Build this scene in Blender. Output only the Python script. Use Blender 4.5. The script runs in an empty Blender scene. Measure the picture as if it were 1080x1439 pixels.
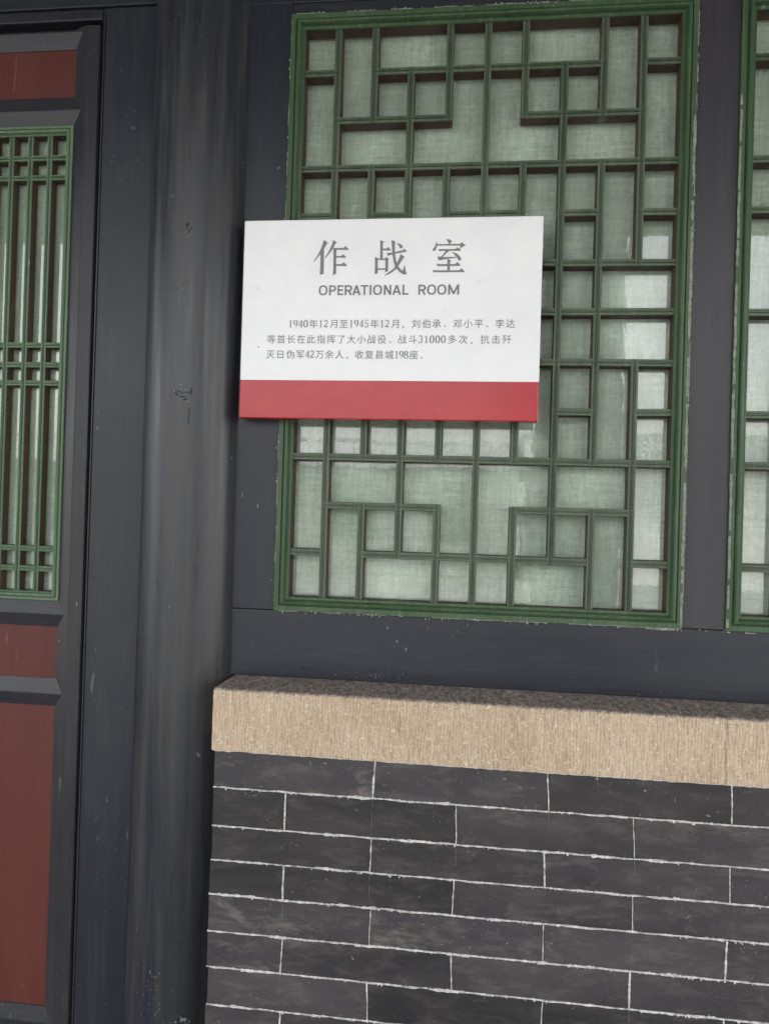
import bpy, bmesh, math, random
from mathutils import Vector, Matrix, noise
from mathutils.geometry import tessellate_polygon
import numpy as np
R = math.radians
random.seed(7)
S = bpy.context.scene

# ------------------------------------------------------------------ camera
cam_d = bpy.data.cameras.new('camera')
cam = bpy.data.objects.new('camera', cam_d); S.collection.objects.link(cam)
S.camera = cam
YAW, PITCH, ROLL = 0.11809, 0.00565, 0.03036
F0 = Vector((-math.sin(YAW)*math.cos(PITCH), math.cos(YAW)*math.cos(PITCH), math.sin(PITCH)))
R0 = Vector((math.cos(YAW), math.sin(YAW), 0)); U0 = R0.cross(F0)
cr = R0*math.cos(ROLL)+U0*math.sin(ROLL); cu = U0*math.cos(ROLL)-R0*math.sin(ROLL)
cam.matrix_world = Matrix(((cr.x, cu.x, -F0.x, 0), (cr.y, cu.y, -F0.y, -1.44), (cr.z, cu.z, -F0.z, 1.45), (0, 0, 0, 1)))
cam_d.sensor_fit = 'HORIZONTAL'; cam_d.sensor_width = 36; cam_d.lens = 36.03
cam_d.clip_start = .02; cam_d.clip_end = 500
S.render.resolution_x = 768; S.render.resolution_y = 1024

# ------------------------------------------------------------------ world, sun, exposure
W = bpy.data.worlds.new('World'); S.world = W; W.use_nodes = True
wn = W.node_tree.nodes; wl = W.node_tree.links; wn.clear()
SUN_EL, SUN_AZ = 48, 62
sky = wn.new('ShaderNodeTexSky'); sky.sky_type = 'NISHITA'; sky.sun_disc = False
sky.sun_elevation = R(SUN_EL); sky.sun_rotation = R(SUN_AZ); sky.air_density = 1.0; sky.dust_density = 3.0; sky.ozone_density = 1.0
hs = wn.new('ShaderNodeHueSaturation'); hs.inputs['Saturation'].default_value = .22; hs.inputs['Value'].default_value = 1.0
bg = wn.new('ShaderNodeBackground'); bg.inputs['Strength'].default_value = .15
ow = wn.new('ShaderNodeOutputWorld')
wl.new(sky.outputs[0], hs.inputs['Color']); wm = wn.new('ShaderNodeMix'); wm.data_type = 'RGBA'; wm.blend_type = 'MULTIPLY'; wm.inputs[0].default_value = 1; wm.inputs[7].default_value = (1.0, .975, .93, 1)
wl.new(hs.outputs[0], wm.inputs[6]); wl.new(wm.outputs[2], bg.inputs[0]); wl.new(bg.outputs[0], ow.inputs[0])
sd = bpy.data.lights.new('sun', 'SUN'); sd.energy = 1.2; sd.angle = R(25); sd.color = (1, .96, .9)
sun = bpy.data.objects.new('sun', sd); S.collection.objects.link(sun)
az = R(SUN_AZ); el = R(SUN_EL)
sdir = Vector((math.sin(az)*math.cos(el), math.cos(az)*math.cos(el), math.sin(el)))
sun.rotation_euler = sdir.to_track_quat('Z', 'Y').to_euler()
S.view_settings.view_transform = 'Standard'; S.view_settings.look = 'None'
S.view_settings.gamma = 1; S.view_settings.use_curve_mapping = False
S.view_settings.exposure = 2.62
S.render.engine = 'CYCLES'
S.cycles.use_denoising = True
S.cycles.max_bounces = 8; S.cycles.transparent_max_bounces = 16
S.cycles.sample_clamp_indirect = 8

# ------------------------------------------------------------------ node helpers
class NM:
    def __init__(s, name):
        s.m = bpy.data.materials.new(name); s.m.use_nodes = True
        s.n = s.m.node_tree.nodes; s.l = s.m.node_tree.links; s.n.clear()
        s.out = s.n.new('ShaderNodeOutputMaterial')
        s.tc = s.n.new('ShaderNodeTexCoord'); s.oi = s.n.new('ShaderNodeObjectInfo')
    def obj(s, scale=(1, 1, 1), rnd=0.0, rot=(0, 0, 0)):
        mp = s.n.new('ShaderNodeMapping'); mp.inputs['Scale'].default_value = scale; mp.inputs['Rotation'].default_value = rot
        v = s.tc.outputs['Object']
        if rnd:
            mu = s.math('MULTIPLY', s.oi.outputs['Random'], rnd)
            ad = s.n.new('ShaderNodeVectorMath'); ad.operation = 'ADD'
            s.l.new(v, ad.inputs[0]); s.l.new(mu, ad.inputs[1]); v = ad.outputs[0]
        s.l.new(v, mp.inputs[0]); return mp.outputs[0]
    def noise(s, vec, scale, detail=4, rough=.55, dist=0):
        t = s.n.new('ShaderNodeTexNoise'); s.l.new(vec, t.inputs['Vector'])
        t.inputs['Scale'].default_value = scale; t.inputs['Detail'].default_value = detail
        t.inputs['Roughness'].default_value = rough; t.inputs['Distortion'].default_value = dist
        return t.outputs['Fac']
    def wave(s, vec, scale, d='X', dist=0, dscale=1, detail=2):
        t = s.n.new('ShaderNodeTexWave'); s.l.new(vec, t.inputs['Vector']); t.bands_direction = d
        t.inputs['Scale'].default_value = scale; t.inputs['Distortion'].default_value = dist
        t.inputs['Detail'].default_value = detail; t.inputs['Detail Scale'].default_value = dscale
        return t.outputs['Fac']
    def voro(s, vec, scale, feat='F1'):
        t = s.n.new('ShaderNodeTexVoronoi'); t.feature = feat; s.l.new(vec, t.inputs['Vector']); t.inputs['Scale'].default_value = scale
        return t.outputs['Distance']
    def math(s, op, a, b=None, clamp=False):
        t = s.n.new('ShaderNodeMath'); t.operation = op; t.use_clamp = clamp
        for i, v in enumerate((a, b)):
            if v is None: continue
            if isinstance(v, (int, float)): t.inputs[i].default_value = v
            else: s.l.new(v, t.inputs[i])
        return t.outputs[0]
    def ramp(s, fac, stops):
        t = s.n.new('ShaderNodeValToRGB'); e = t.color_ramp.elements
        while len(e) > 1: e.remove(e[0])
        for i, (p, c) in enumerate(stops):
            if i: el_ = e.new(p)
            else: el_ = e[0]; el_.position = p
            if isinstance(c, (int, float)): c = (c, c, c)
            el_.color = (*c, 1)
        s.l.new(fac, t.inputs[0]); return t.outputs[0]
    def mix(s, fac, a, b, mode='MIX'):
        t = s.n.new('ShaderNodeMix'); t.data_type = 'RGBA'; t.blend_type = mode
        for idx, v in ((0, fac), (6, a), (7, b)):
            if isinstance(v, (int, float)): t.inputs[idx].default_value = v
            elif isinstance(v, tuple): t.inputs[idx].default_value = (*v, 1)
            else: s.l.new(v, t.inputs[idx])
        return t.outputs[2]
    def bump(s, h, strength, dist, prev=None):
        t = s.n.new('ShaderNodeBump'); t.inputs['Strength'].default_value = strength; t.inputs['Distance'].default_value = dist
        s.l.new(h, t.inputs['Height'])
        if prev: s.l.new(prev, t.inputs['Normal'])
        return t.outputs[0]
    def bsdf(s, col, rough, normal=None, spec=.5, sheen=0, coat=0):
        p = s.n.new('ShaderNodeBsdfPrincipled')
        for k, v in (('Base Color', col), ('Roughness', rough)):
            if isinstance(v, (int, float)): p.inputs[k].default_value = v
            elif isinstance(v, tuple): p.inputs[k].default_value = (*v, 1)
            else: s.l.new(v, p.inputs[k])
        p.inputs['Specular IOR Level'].default_value = spec
        if coat: p.inputs['Coat Weight'].default_value = coat; p.inputs['Coat Roughness'].default_value = .15
        if normal: s.l.new(normal, p.inputs['Normal'])
        s.l.new(p.outputs[0], s.out.inputs[0]); return p

def paint(name, ca, cb, vert=True, rough=(.36, .55), chips=.0, chipcol=(.5, .5, .48), grime=(.10, .09, .08), gr=.25, bumpy=1.0, spec=.32):
    """oil paint on timber: long brush streaks, uneven sheen, dust, small white chips"""
    k = NM(name)
    st = (9, 9, .55) if vert else (.55, 9, 9)
    v = k.obj(st, 3.0); o = k.obj((1, 1, 1), 5.0)
    s1 = k.noise(v, 2.2, 6, .62, .3); s2 = k.noise(v, 14, 4, .6)
    cl = k.noise(o, 3.2, 5, .6, .4)
    f = k.math('ADD', k.math('MULTIPLY', s1, .65), k.math('MULTIPLY', cl, .35))
    c = k.mix(k.ramp(f, [(.36, 0.), (.62, 1.)]), ca, cb)
    c = k.mix(k.math('MULTIPLY', k.ramp(s2, [(.5, 0.), (.75, 1.)]), gr), c, grime)
    fine = k.noise(o, 260, 3, .7)
    c = k.mix(k.math('MULTIPLY', k.ramp(fine, [(.55, 0.), (.75, 1.)]), .12), c, grime)
    if chips:
        n1 = k.noise(k.obj((1, 1, .7), 9.), 75, 3, .6, .6); n2 = k.noise(o, 7, 3, .6)
        m = k.math('MULTIPLY', k.ramp(n1, [(.735-.03*chips, 0.), (.76-.03*chips, 1.)]), k.ramp(n2, [(.48, 0.), (.62, 1.)]))
        c = k.mix(k.math('MULTIPLY', m, .75), c, chipcol)
        # thin scratches
        sc = k.noise(k.obj((1, 1, .12), 7., (0, R(12), 0)), 60, 2, .5, 0.2)
        m2 = k.math('MULTIPLY', k.ramp(sc, [(.715, 0.), (.73, 1.)]), k.ramp(n2, [(.5, 0.), (.62, 1.)]))
        c = k.mix(k.math('MULTIPLY', m2, .28), c, chipcol)
    r = k.ramp(k.math('ADD', k.math('MULTIPLY', cl, .6), k.math('MULTIPLY', s2, .4)), [(.35, rough[0]), (.65, rough[1])])
    b = k.bump(s2, .22*bumpy, .0012); b = k.bump(k.noise(o, 60, 3, .5), .12*bumpy, .001, b)
    b = k.bump(k.noise(o, 9, 2, .5), .3*bumpy, .004, b)
    k.bsdf(c, r, b, spec)
    return k.m

M = {}
DR = (.30, .46)
M['dark_v'] = paint('dark paint upright', (.021, .024, .036), (.031, .032, .041), True, rough=DR, chips=1.2, grime=(.07, .065, .06))
M['dark_h'] = paint('dark paint level', (.021, .024, .036), (.030, .031, .040), False, rough=DR, chips=1.2, grime=(.07, .065, .06))
M['dark_door'] = paint('dark door paint', (.024, .025, .034), (.038, .036, .038), True, rough=DR, chips=.8, grime=(.08, .07, .062))
M['dark_door_h'] = paint('dark door paint level', (.024, .026, .036), (.036, .035, .041), False, rough=(.24, .36), bumpy=.5, chips=.8, grime=(.08, .07, .062))
M['post'] = paint('brownish dark paint', (.036, .034, .041), (.050, .047, .053), True, rough=DR, chips=.8, grime=(.09, .08, .075))
M['green'] = paint('green paint', (.040, .082, .038), (.066, .114, .060), True, rough=(.34, .55), chips=.8, chipcol=(.40, .44, .36), grime=(.20, .24, .17), gr=.35)
M['green_h'] = paint('green paint level', (.040, .082, .038), (.066, .114, .060), False, rough=(.34, .55), chips=.8, chipcol=(.40, .44, .36), grime=(.20, .24, .17), gr=.35)
M['green_door'] = paint('light green paint', (.078, .134, .076), (.118, .182, .112), True, rough=(.38, .6), chips=1.4, chipcol=(.45, .5, .42), grime=(.22, .28, .19), gr=.4)
M['green_bar'] = paint('dull green paint', (.062, .090, .056), (.104, .140, .094), True, rough=(.34, .5), chips=1.6, chipcol=(.36, .38, .32), grime=(.18, .19, .15), gr=.6)
M['bare'] = paint('reddish bare wood', (.055, .034, .027), (.095, .055, .042), True, rough=(.6, .8), grime=(.14, .13, .10), gr=.3)
M['red'] = paint('brick red paint', (.084, .020, .016), (.110, .029, .023), True, rough=(.42, .58), chips=.3, chipcol=(.42, .27, .22), grime=(.15, .06, .048), gr=.12)
M['soffit'] = paint('dark brown soffit', (.05, .035, .028), (.07, .05, .04), False)

def mat_column():
    k = NM('column paint')
    v = k.obj((7, 7, .35)); o = k.obj()
    s1 = k.noise(v, 1.6, 5, .6, .4); s2 = k.noise(v, 9, 5, .65, .2); s3 = k.noise(k.obj((30, 30, .8)), 4, 3, .6)
    c = k.mix(k.ramp(s1, [(.34, 0.), (.68, 1.)]), (.018, .022, .034), (.036, .036, .041))
    c = k.mix(k.math('MULTIPLY', k.ramp(s2, [(.50, 0.), (.70, 1.)]), .55), c, (.070, .058, .047))
    c = k.mix(k.math('MULTIPLY', k.ramp(s3, [(.62, 0.), (.8, 1.)]), .3), c, (.095, .086, .076))
    n1 = k.noise(k.obj((1, 1, .6)), 85, 3, .6, .6); n2 = k.noise(o, 6, 3, .6)
    m = k.math('MULTIPLY', k.ramp(n1, [(.70, 0.), (.73, 1.)]), k.ramp(n2, [(.48, 0.), (.62, 1.)]))
    c = k.mix(k.math('MULTIPLY', m, .6), c, (.4, .4, .38))
    r = k.ramp(s2, [(.35, .26), (.7, .48)])
    b = k.bump(s1, .12, .004); b = k.bump(s2, .12, .0012, b); b = k.bump(s3, .15, .0008, b)
    k.bsdf(c, r, b, .5); return k.m
M['column'] = mat_column()

def mat_cloth(name, ca, cb, stain, sy=1.0):
    k = NM(name)
    o = k.obj(); h = k.obj((.16, 1, 1)); v = k.obj((1, 1, .16))
    th = k.noise(h, 620, 2, .7); tv = k.noise(v, 620, 2, .7)
    sh = k.noise(k.obj((.10, 1, 1)), 150, 3, .7); sv = k.noise(k.obj((1, 1, .10)), 150, 3, .7)
    f = k.math('ADD', k.math('ADD', k.math('MULTIPLY', th, .24), k.math('MULTIPLY', tv, .24)), k.math('ADD', k.math('MULTIPLY', sh, .26), k.math('MULTIPLY', sv, .26)))
    c = k.mix(k.ramp(f, [(.40, 0.), (.60, 1.)]), ca, cb)
    big = k.noise(o, 7, 4, .6, .5)
    c = k.mix(k.math('MULTIPLY', k.ramp(big, [(.40, 0.), (.66, 1.)]), .6), c, stain)
    blotch = k.noise(k.obj((1, 1, .6)), 26, 4, .65, .8)
    c = k.mix(k.math('MULTIPLY', k.ramp(blotch, [(.52, 0.), (.72, 1.)]), .4), c, (.69, .72, .64))
    b = k.bump(f, .35, .0008)
    k.bsdf(c, .85, b, .25); return k.m
M['cloth'] = mat_cloth('gauze cloth', (.36, .395, .335), (.69, .73, .65), (.40, .44, .38))
M['cloth_door'] = mat_cloth('pale green gauze', (.36, .42, .35), (.60, .66, .56), (.42, .48, .41))

def mat_glass():
    k = NM('window glass')
    o = k.obj()
    b = k.bump(k.noise(o, 7, 2, .5), .07, .003)
    b = k.bump(k.noise(k.obj((1, 1, .5)), 45, 3, .6, .5), .08, .0008, b)
    fr = k.n.new('ShaderNodeFresnel'); fr.inputs[0].default_value = 1.5
    k.l.new(b, fr.inputs['Normal'])
    ge = k.n.new('ShaderNodeNewGeometry')
    fac = k.math('MULTIPLY', k.math('MULTIPLY', fr.outputs[0], 2.5, True), k.math('SUBTRACT', 1.0, ge.outputs['Backfacing']))
    tr = k.n.new('ShaderNodeBsdfTransparent'); tr.inputs[0].default_value = (.95, .98, .962, 1)
    gl = k.n.new('ShaderNodeBsdfAnisotropic'); gl.inputs['Roughness'].default_value = .008; gl.inputs['Color'].default_value = (1, 1, 1, 1)
    k.l.new(b, gl.inputs['Normal'])
    ms = k.n.new('ShaderNodeMixShader'); k.l.new(fac, ms.inputs[0]); k.l.new(tr.outputs[0], ms.inputs[1]); k.l.new(gl.outputs[0], ms.inputs[2])
    # dust film on the pane
    df = k.n.new('ShaderNodeBsdfDiffuse'); df.inputs[0].default_value = (.6, .62, .56, 1)
    dn = k.math('MULTIPLY', k.ramp(k.noise(k.obj((1, 1, .6)), 18, 5, .7, .8), [(.42, .02), (.75, .16)]), k.math('SUBTRACT', 1.0, ge.outputs['Backfacing']))
    m2 = k.n.new('ShaderNodeMixShader'); k.l.new(dn, m2.inputs[0]); k.l.new(ms.outputs[0], m2.inputs[1]); k.l.new(df.outputs[0], m2.inputs[2])
    k.l.new(m2.outputs[0], k.out.inputs[0]); return k.m
M['glass'] = mat_glass()

def mat_stone():
    k = NM('chiselled sandstone')
    o = k.obj(); g = k.obj((1, 1, .15))
    ch = k.noise(g, 250, 4, .7, .5); fl = k.noise(k.obj((1, 1, .6)), 330, 3, .75); big = k.noise(o, 6, 4, .6, .4); md = k.noise(o, 40, 4, .7, .5)
    c = k.mix(k.ramp(big, [(.35, 0.), (.65, 1.)]), (.50, .37, .25), (.62, .475, .345))
    c = k.mix(k.math('MULTIPLY', k.ramp(ch, [(.34, 1.), (.52, 0.)]), .42), c, (.20, .14, .095))
    wv = k.wave(k.obj((1, 1, .16)), 58, 'X', 9.0, 2.6, 5); gate = k.noise(k.obj((1, 1, .35)), 60, 3, .6)
    wl_ = k.math('MULTIPLY', k.ramp(wv, [(.50, 0.), (.92, 1.)]), k.ramp(gate, [(.40, 0.), (.60, 1.)]))
    c = k.mix(k.math('MULTIPLY', wl_, .42), c, (.68, .57, .44))
    c = k.mix(k.math('MULTIPLY', k.ramp(wv, [(.05, 1.), (.35, 0.)]), .3), c, (.27, .20, .145))
    cr_ = k.noise(k.obj((1, 1, 1.4), 0, (0, R(25), 0)), 120, 3, .7, 1.0)
    c = k.mix(k.math('MULTIPLY', k.ramp(cr_, [(.58, 0.), (.65, 1.)]), .75), c, (.76, .68, .56))
    c = k.mix(k.math('MULTIPLY', k.ramp(fl, [(.56, 0.), (.66, 1.)]), .65), c, (.68, .60, .49))
    c = k.mix(k.math('MULTIPLY', k.ramp(fl, [(.32, 1.), (.42, 0.)]), .35), c, (.20, .15, .11))
    c = k.mix(k.math('MULTIPLY', k.ramp(md, [(.55, 0.), (.75, 1.)]), .3), c, (.40, .31, .25))
    # weathered grey upper face
    ge = k.n.new('ShaderNodeNewGeometry'); sx = k.n.new('ShaderNodeSeparateXYZ'); k.l.new(ge.outputs['True Normal'], sx.inputs[0])
    up = k.ramp(k.math('ADD', sx.outputs['Z'], k.math('MULTIPLY', k.math('SUBTRACT', md, .5), .5)), [(.45, 0.), (.72, 1.)])
    pit = k.noise(k.obj((1, .35, 1), 0, (0, 0, R(35))), 130, 3, .7, .9)
    gtop = k.mix(k.ramp(pit, [(.42, 0.), (.66, 1.)]), (.19, .158, .136), (.48, .42, .37))
    c = k.mix(up, c, gtop)
    b = k.bump(wv, .45, .0018); b = k.bump(ch, .6, .0020, b); b = k.bump(cr_, .4, .0018, b); b = k.bump(fl, .45, .0010, b); b = k.bump(pit, .3, .001, b)
    k.bsdf(c, .88, b, .3); return k.m
M['stone'] = mat_stone()

def mat_brick():
    k = NM('blue grey brick')
    o = k.obj((1, 1, 1), 11.); h = k.obj((.35, 1, 1), 13.)
    a = k.noise(h, 9, 5, .62, .5); b_ = k.noise(h, 46, 5, .7, .4); f = k.noise(o, 420, 3, .7)
    c = k.mix(k.ramp(a, [(.32, 0.), (.68, 1.)]), (.029, .027, .030), (.060, .055, .058))
    c = k.mix(k.math('MULTIPLY', k.ramp(b_, [(.50, 0.), (.72, 1.)]), .5), c, (.13, .118, .114))
    pt = k.noise(k.obj((.5, 1, 1.2), 17.), 7, 5, .75, .3)
    c = k.mix(k.math('MULTIPLY', k.ramp(pt, [(.60, 0.), (.68, 1.)]), .5), c, (.17, .155, .145))
    c = k.mix(k.math('MULTIPLY', k.ramp(f, [(.56, 0.), (.72, 1.)]), .25), c, (.17, .16, .155))
    tone = k.ramp(k.oi.outputs['Random'], [(0., .70), (1., 1.30)])
    c = k.mix(1.0, c, tone, 'MULTIPLY')
    s1 = k.noise(o, 110, 4, .65, .9); s2 = k.noise(o, 12, 3, .6)
    m = k.math('MULTIPLY', k.ramp(s1, [(.66, 0.), (.70, 1.)]), k.ramp(s2, [(.53, 0.), (.63, 1.)]))
    c = k.mix(k.math('MULTIPLY', m, .7), c, (.52, .51, .49))
    pit = k.voro(o, 150); nb = k.bump(k.ramp(pit, [(.05, 0.), (.30, 1.)]), .30, .0010); nb = k.bump(k.noise(h, 14, 3, .6), .5, .005, nb); nb = k.bump(b_, .6, .0026, nb); nb = k.bump(f, .35, .0008, nb); nb = k.bump(m, .4, .0006, nb)
    k.bsdf(c, k.ramp(a, [(.3, .50), (.7, .72)]), nb, .32); return k.m
M['brick'] = mat_brick()

def mat_simple(name, a, b, scale=20, rough=.8, bump=.3, bd=.002, spec=.3):
    k = NM(name); o = k.obj()
    n = k.noise(o, scale, 6, .65, .4)
    k.bsdf(k.mix(k.ramp(n, [(.35, 0.), (.65, 1.)]), a, b), rough, k.bump(n, bump, bd), spec); return k.m
M['mortar'] = mat_simple('lime mortar', (.34, .33, .32), (.76, .75, .72), 140, .9)
M['joint'] = mat_simple('painted over joint', (.06, .058, .06), (.12, .115, .11), 90, .9)
M['caulk'] = mat_simple('bare pale filler', (.15, .18, .13), (.30, .32, .26), 90, .8)
M['chip'] = mat_simple('chipped plaster white', (.32, .32, .31), (.60, .60, .58), 200, .8)
M['crack'] = mat_simple('open crack', (.014, .014, .015), (.045, .043, .044), 300, .9)
M['smear'] = mat_simple('thin grey smear', (.10, .098, .098), (.16, .155, .15), 90, .7)

def mat_sign():
    k = NM('white sign lacquer'); o = k.obj()
    n = k.noise(o, 9, 5, .6, .4); s = k.noise(o, 34, 3, .6, .8); g = k.noise(o, 5, 3, .5)
    c = k.mix(k.ramp(n, [(.35, 0.), (.7, 1.)]), (.79, .785, .805), (.86, .855, .87))
    c = k.mix(k.math('MULTIPLY', k.math('MULTIPLY', k.ramp(s, [(.68, 0.), (.74, 1.)]), k.ramp(g, [(.45, 0.), (.6, 1.)])), .45), c, (.52, .50, .47))
    k.bsdf(c, k.ramp(n, [(.3, .30), (.7, .42)]), k.bump(n, .05, .002), .5); return k.m
M['sign'] = mat_sign()
def mat_band():
    k = NM('red sign lacquer'); o = k.obj()
    n = k.noise(k.obj((1, 1, 2)), 12, 5, .65, .4)
    c = k.mix(k.ramp(n, [(.4, 0.), (.65, 1.)]), (.40, .013, .021), (.45, .019, .027))
    sc = k.noise(k.obj((.2, 1, 1), 0, (0, R(38), 0)), 60, 2, .5, .3)
    c = k.mix(k.math('MULTIPLY', k.ramp(sc, [(.78, 0.), (.80, 1.)]), .15), c, (.6, .25, .26))
    k.bsdf(c, .27, k.bump(n, .06, .002), .5); return k.m
M['band'] = mat_band()
M['ink'] = mat_simple('grey lettering', (.185, .185, .195), (.215, .215, .225), 120, .5, .05, .0005)
M['ink2'] = mat_simple('thin grey lettering', (.15, .15, .165), (.20, .20, .22), 160, .5, .05, .0005)
M['paving'] = mat_simple('courtyard paving', (.11, .108, .10), (.17, .165, .155), 2.2, .8, .3, .01)
M['rooftile'] = mat_simple('grey roof tile', (.34, .345, .35), (.46, .465, .47), 8, .8)
M['farwall'] = mat_simple('grey brick wall', (.72, .73, .72), (.82, .82, .80), 5, .85)
M['greywall'] = mat_simple('old grey brick wall', (.24, .26, .24), (.32, .34, .32), 5, .85)
M['plaster'] = mat_simple('old plaster', (.16, .155, .15), (.2, .195, .19), 4, .85)

# ------------------------------------------------------------------ mesh helpers
def link(name, verts, faces, mats, parent=None, midx=None, smooth=False, loc=None):
    me = bpy.data.meshes.new(name); me.from_pydata([tuple(v) for v in verts], [], faces)
    for m in (mats if isinstance(mats, (list, tuple)) else [mats]): me.materials.append(m)
    if midx: me.polygons.foreach_set('material_index', midx)
    if smooth: me.polygons.foreach_set('use_smooth', [True]*len(me.polygons))
    me.validate(); me.update()
    o = bpy.data.objects.new(name, me); S.collection.objects.link(o)
    if parent: o.parent = parent
    if loc: o.location = loc
    return o
def tag(o, label=None, cat=None, group=None, kind=None):
    if label: o['label'] = label
    if cat: o['category'] = cat; o['kind'] = 'thing'
    if group: o['group'] = group
    if kind: o['kind'] = kind
    return o
def thing(name, label, cat, loc=(0, 0, 0), group=None):
    o = bpy.data.objects.new(name, None); S.collection.objects.link(o); o.location = loc; o.empty_display_size = .1
    return tag(o, label, cat, group)
def bm_link(name, bm, mats, parent=None, smooth=False):
    me = bpy.data.meshes.new(name); bm.to_mesh(me); bm.free()
    for m in (mats if isinstance(mats, (list, tuple)) else [mats]): me.materials.append(m)
    if smooth: me.polygons.foreach_set('use_smooth', [True]*len(me.polygons))
    o = bpy.data.objects.new(name, me); S.collection.objects.link(o)
    if parent: o.parent = parent
    return o
def box(name, x0, x1, y0, y1, z0, z1, mat, parent=None, bev=.0015, seg=2, rec=None):
    """bevelled board; rec = origin of the parent thing"""
    ox, oy, oz = (parent.location if parent else (0, 0, 0))
    bm = bmesh.new(); bmesh.ops.create_cube(bm, size=1)
    for v in bm.verts:
        v.co = Vector(((x0 if v.co.x < 0 else x1)-ox, (y0 if v.co.y < 0 else y1)-oy, (z0 if v.co.z < 0 else z1)-oz))
    if bev: bmesh.ops.bevel(bm, geom=bm.edges[:], offset=bev, segments=seg, profile=.6, affect='EDGES')
    return bm_link(name, bm, mat, parent)
def prism(prof, axis, a, b, m0=0.0, m1=0.0, capy=None):
    """profile [(u,y)] swept along axis 'x' or 'z' from a to b; u is the other in-plane coordinate;
    m0/m1 = mitre slopes: end position = a + m0*(u) etc."""
    vs = []; n = len(prof)
    for (e, m) in ((a, m0), (b, m1)):
        for (u, y) in prof:
            t = e+m*u
            vs.append((t, y, u) if axis == 'x' else (u, y, t))
    fs = [(i, (i+1) % n, n+(i+1) % n, n+i) for i in range(n)]
    fs += [tuple(range(n-1, -1, -1)), tuple(range(n, 2*n))]
    return vs, fs
def fixn(o):
    bm = bmesh.new(); bm.from_mesh(o.data); bmesh.ops.recalc_face_normals(bm, faces=bm.faces[:]); bm.to_mesh(o.data); bm.free(); return o

def ring(name, prof, x0, x1, z0, z1, mats, parent, mi=None):
    """picture-frame sweep of profile [(inset,y)] around a rectangle, mitred"""
    ox, oy, oz = parent.location; n = len(prof); vs = []
    for (cx, cz, sx, sz) in ((x0, z0, 1, 1), (x1, z0, -1, 1), (x1, z1, -1, -1), (x0, z1, 1, -1)):
        for (u, y) in prof: vs.append((cx+sx*u-ox, y-oy, cz+sz*u-oz))
    fs = []; idx = []
    for c in range(4):
        d = (c+1) % 4
        for i in range(n-1):
            fs.append((c*n+i, d*n+i, d*n+i+1, c*n+i+1)); idx.append(mi[i] if mi else 0)
    # back closing faces
    for c in range(4):
        d = (c+1) % 4
        fs.append((c*n+n-1, d*n+n-1, d*n, c*n)); idx.append(0)
    return fixn(link(name, vs, fs, mats, parent, idx))

rn = random.Random(3)
def ribbon_verts(p0, p1, wid, nrm_y, amp, step, rnd, gap=0.0, skew=.5, vary=1.0):
    """jagged strip from p0 to p1 (x,z) with width noise; returns list of (verts, faces) segments on plane y"""
    L = math.hypot(p1[0]-p0[0], p1[1]-p0[1]); n = max(2, int(L/step)); dx = (p1[0]-p0[0])/L; dz = (p1[1]-p0[1])/L
    px, pz = -dz, dx; seed = rnd.uniform(0, 99)
    vs, fs = [], []; prev = None
    for i in range(n+1):
        t = i/n*L; q = noise.noise(Vector((seed, t*90, 0))); q2 = noise.noise(Vector((seed+9, t*260, 0))); g = noise.noise(Vector((seed+31, t*22, 0)))
        w = wid*(1+vary*(.8*q+.5*q2)); 
        if (gap > 0 and g < gap-.5) or (w < wid*.12 and not gap < 0):
            prev = None; continue
        w = max(w, wid*.22)
        cx = p0[0]+dx*t; cz = p0[1]+dz*t; off = amp*(noise.noise(Vector((seed+5, t*30, 0)))+.4*q2)
        a = (cx+px*(off+w*skew), cz+pz*(off+w*skew)); b = (cx+px*(off-w*(1-skew)), cz+pz*(off-w*(1-skew)))
        k = len(vs); vs += [(a[0], nrm_y, a[1]), (b[0], nrm_y, b[1])]
        if prev is not None: fs.append((prev, prev+1, k+1, k))
        prev = k
    return vs, fs
def strips(name, items, mat, parent, thick=.0006, kind='stuff'):
    """many jagged strips joined in one part, each with a little thickness"""
    V, Fc = [], []; oy = parent.location.y; ox = parent.location.x; oz = parent.location.z
    for vs, fs in items:
        k = len(V); V += [(x-ox, y-oy, z-oz) for x, y, z in vs]; m = len(vs)
        V += [(x-ox, y+thick-oy, z-oz) for x, y, z in vs]
        Fc += [tuple(k+i for i in f) for f in fs]
        ec = {}
        for f in fs:
            for a, b in zip(f, f[1:]+f[:1]):
                ec[(a, b)] = 1
        for (a, b) in ec:
            if (b, a) not in ec: Fc.append((k+a, k+b, k+m+b, k+m+a))
    o = fixn(link(name, V, Fc, mat, parent)); 
    if kind: o['kind'] = kind
    return o
def flecks(pts, rnd, y, elong=1.0):
    """irregular chips at (x,z,size)"""
    out = []
    for (x, z, s) in pts:
        n = rnd.randint(5, 8); ph = rnd.uniform(0, 6.28); vs = []
        ex = rnd.uniform(.5, 1.1); a0 = rnd.uniform(-.5, .5)
        for i in range(n):
            a = ph+i/n*2*math.pi; r = s*rnd.uniform(.35, 1.0)
            u = math.cos(a)*r*ex; w = math.sin(a)*r*elong
            vs.append((x+u*math.cos(a0)-w*math.sin(a0), y, z+u*math.sin(a0)+w*math.cos(a0)))
        out.append((vs, [tuple(range(n))]))
    return out

# ================================================================== SETTING
def sheet(name, x0, x1, y0, y1, z, mat):
    o = link(name, [(x0, y0, z), (x1, y0, z), (x1, y1, z), (x0, y1, z)], [(0, 1, 2, 3)], mat); return tag(o, kind='structure')
M['flags'] = mat_simple('pale courtyard flags', (.22, .225, .22), (.32, .32, .31), 2.2, .8, .3, .01)
sheet('courtyard_ground', -150, 150, -150, 150, 0, M['flags'])
w = box('wall', -6, 6, .075, .35, 0.004, 3.55, M['plaster'], bev=0); tag(w, kind='structure')
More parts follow.
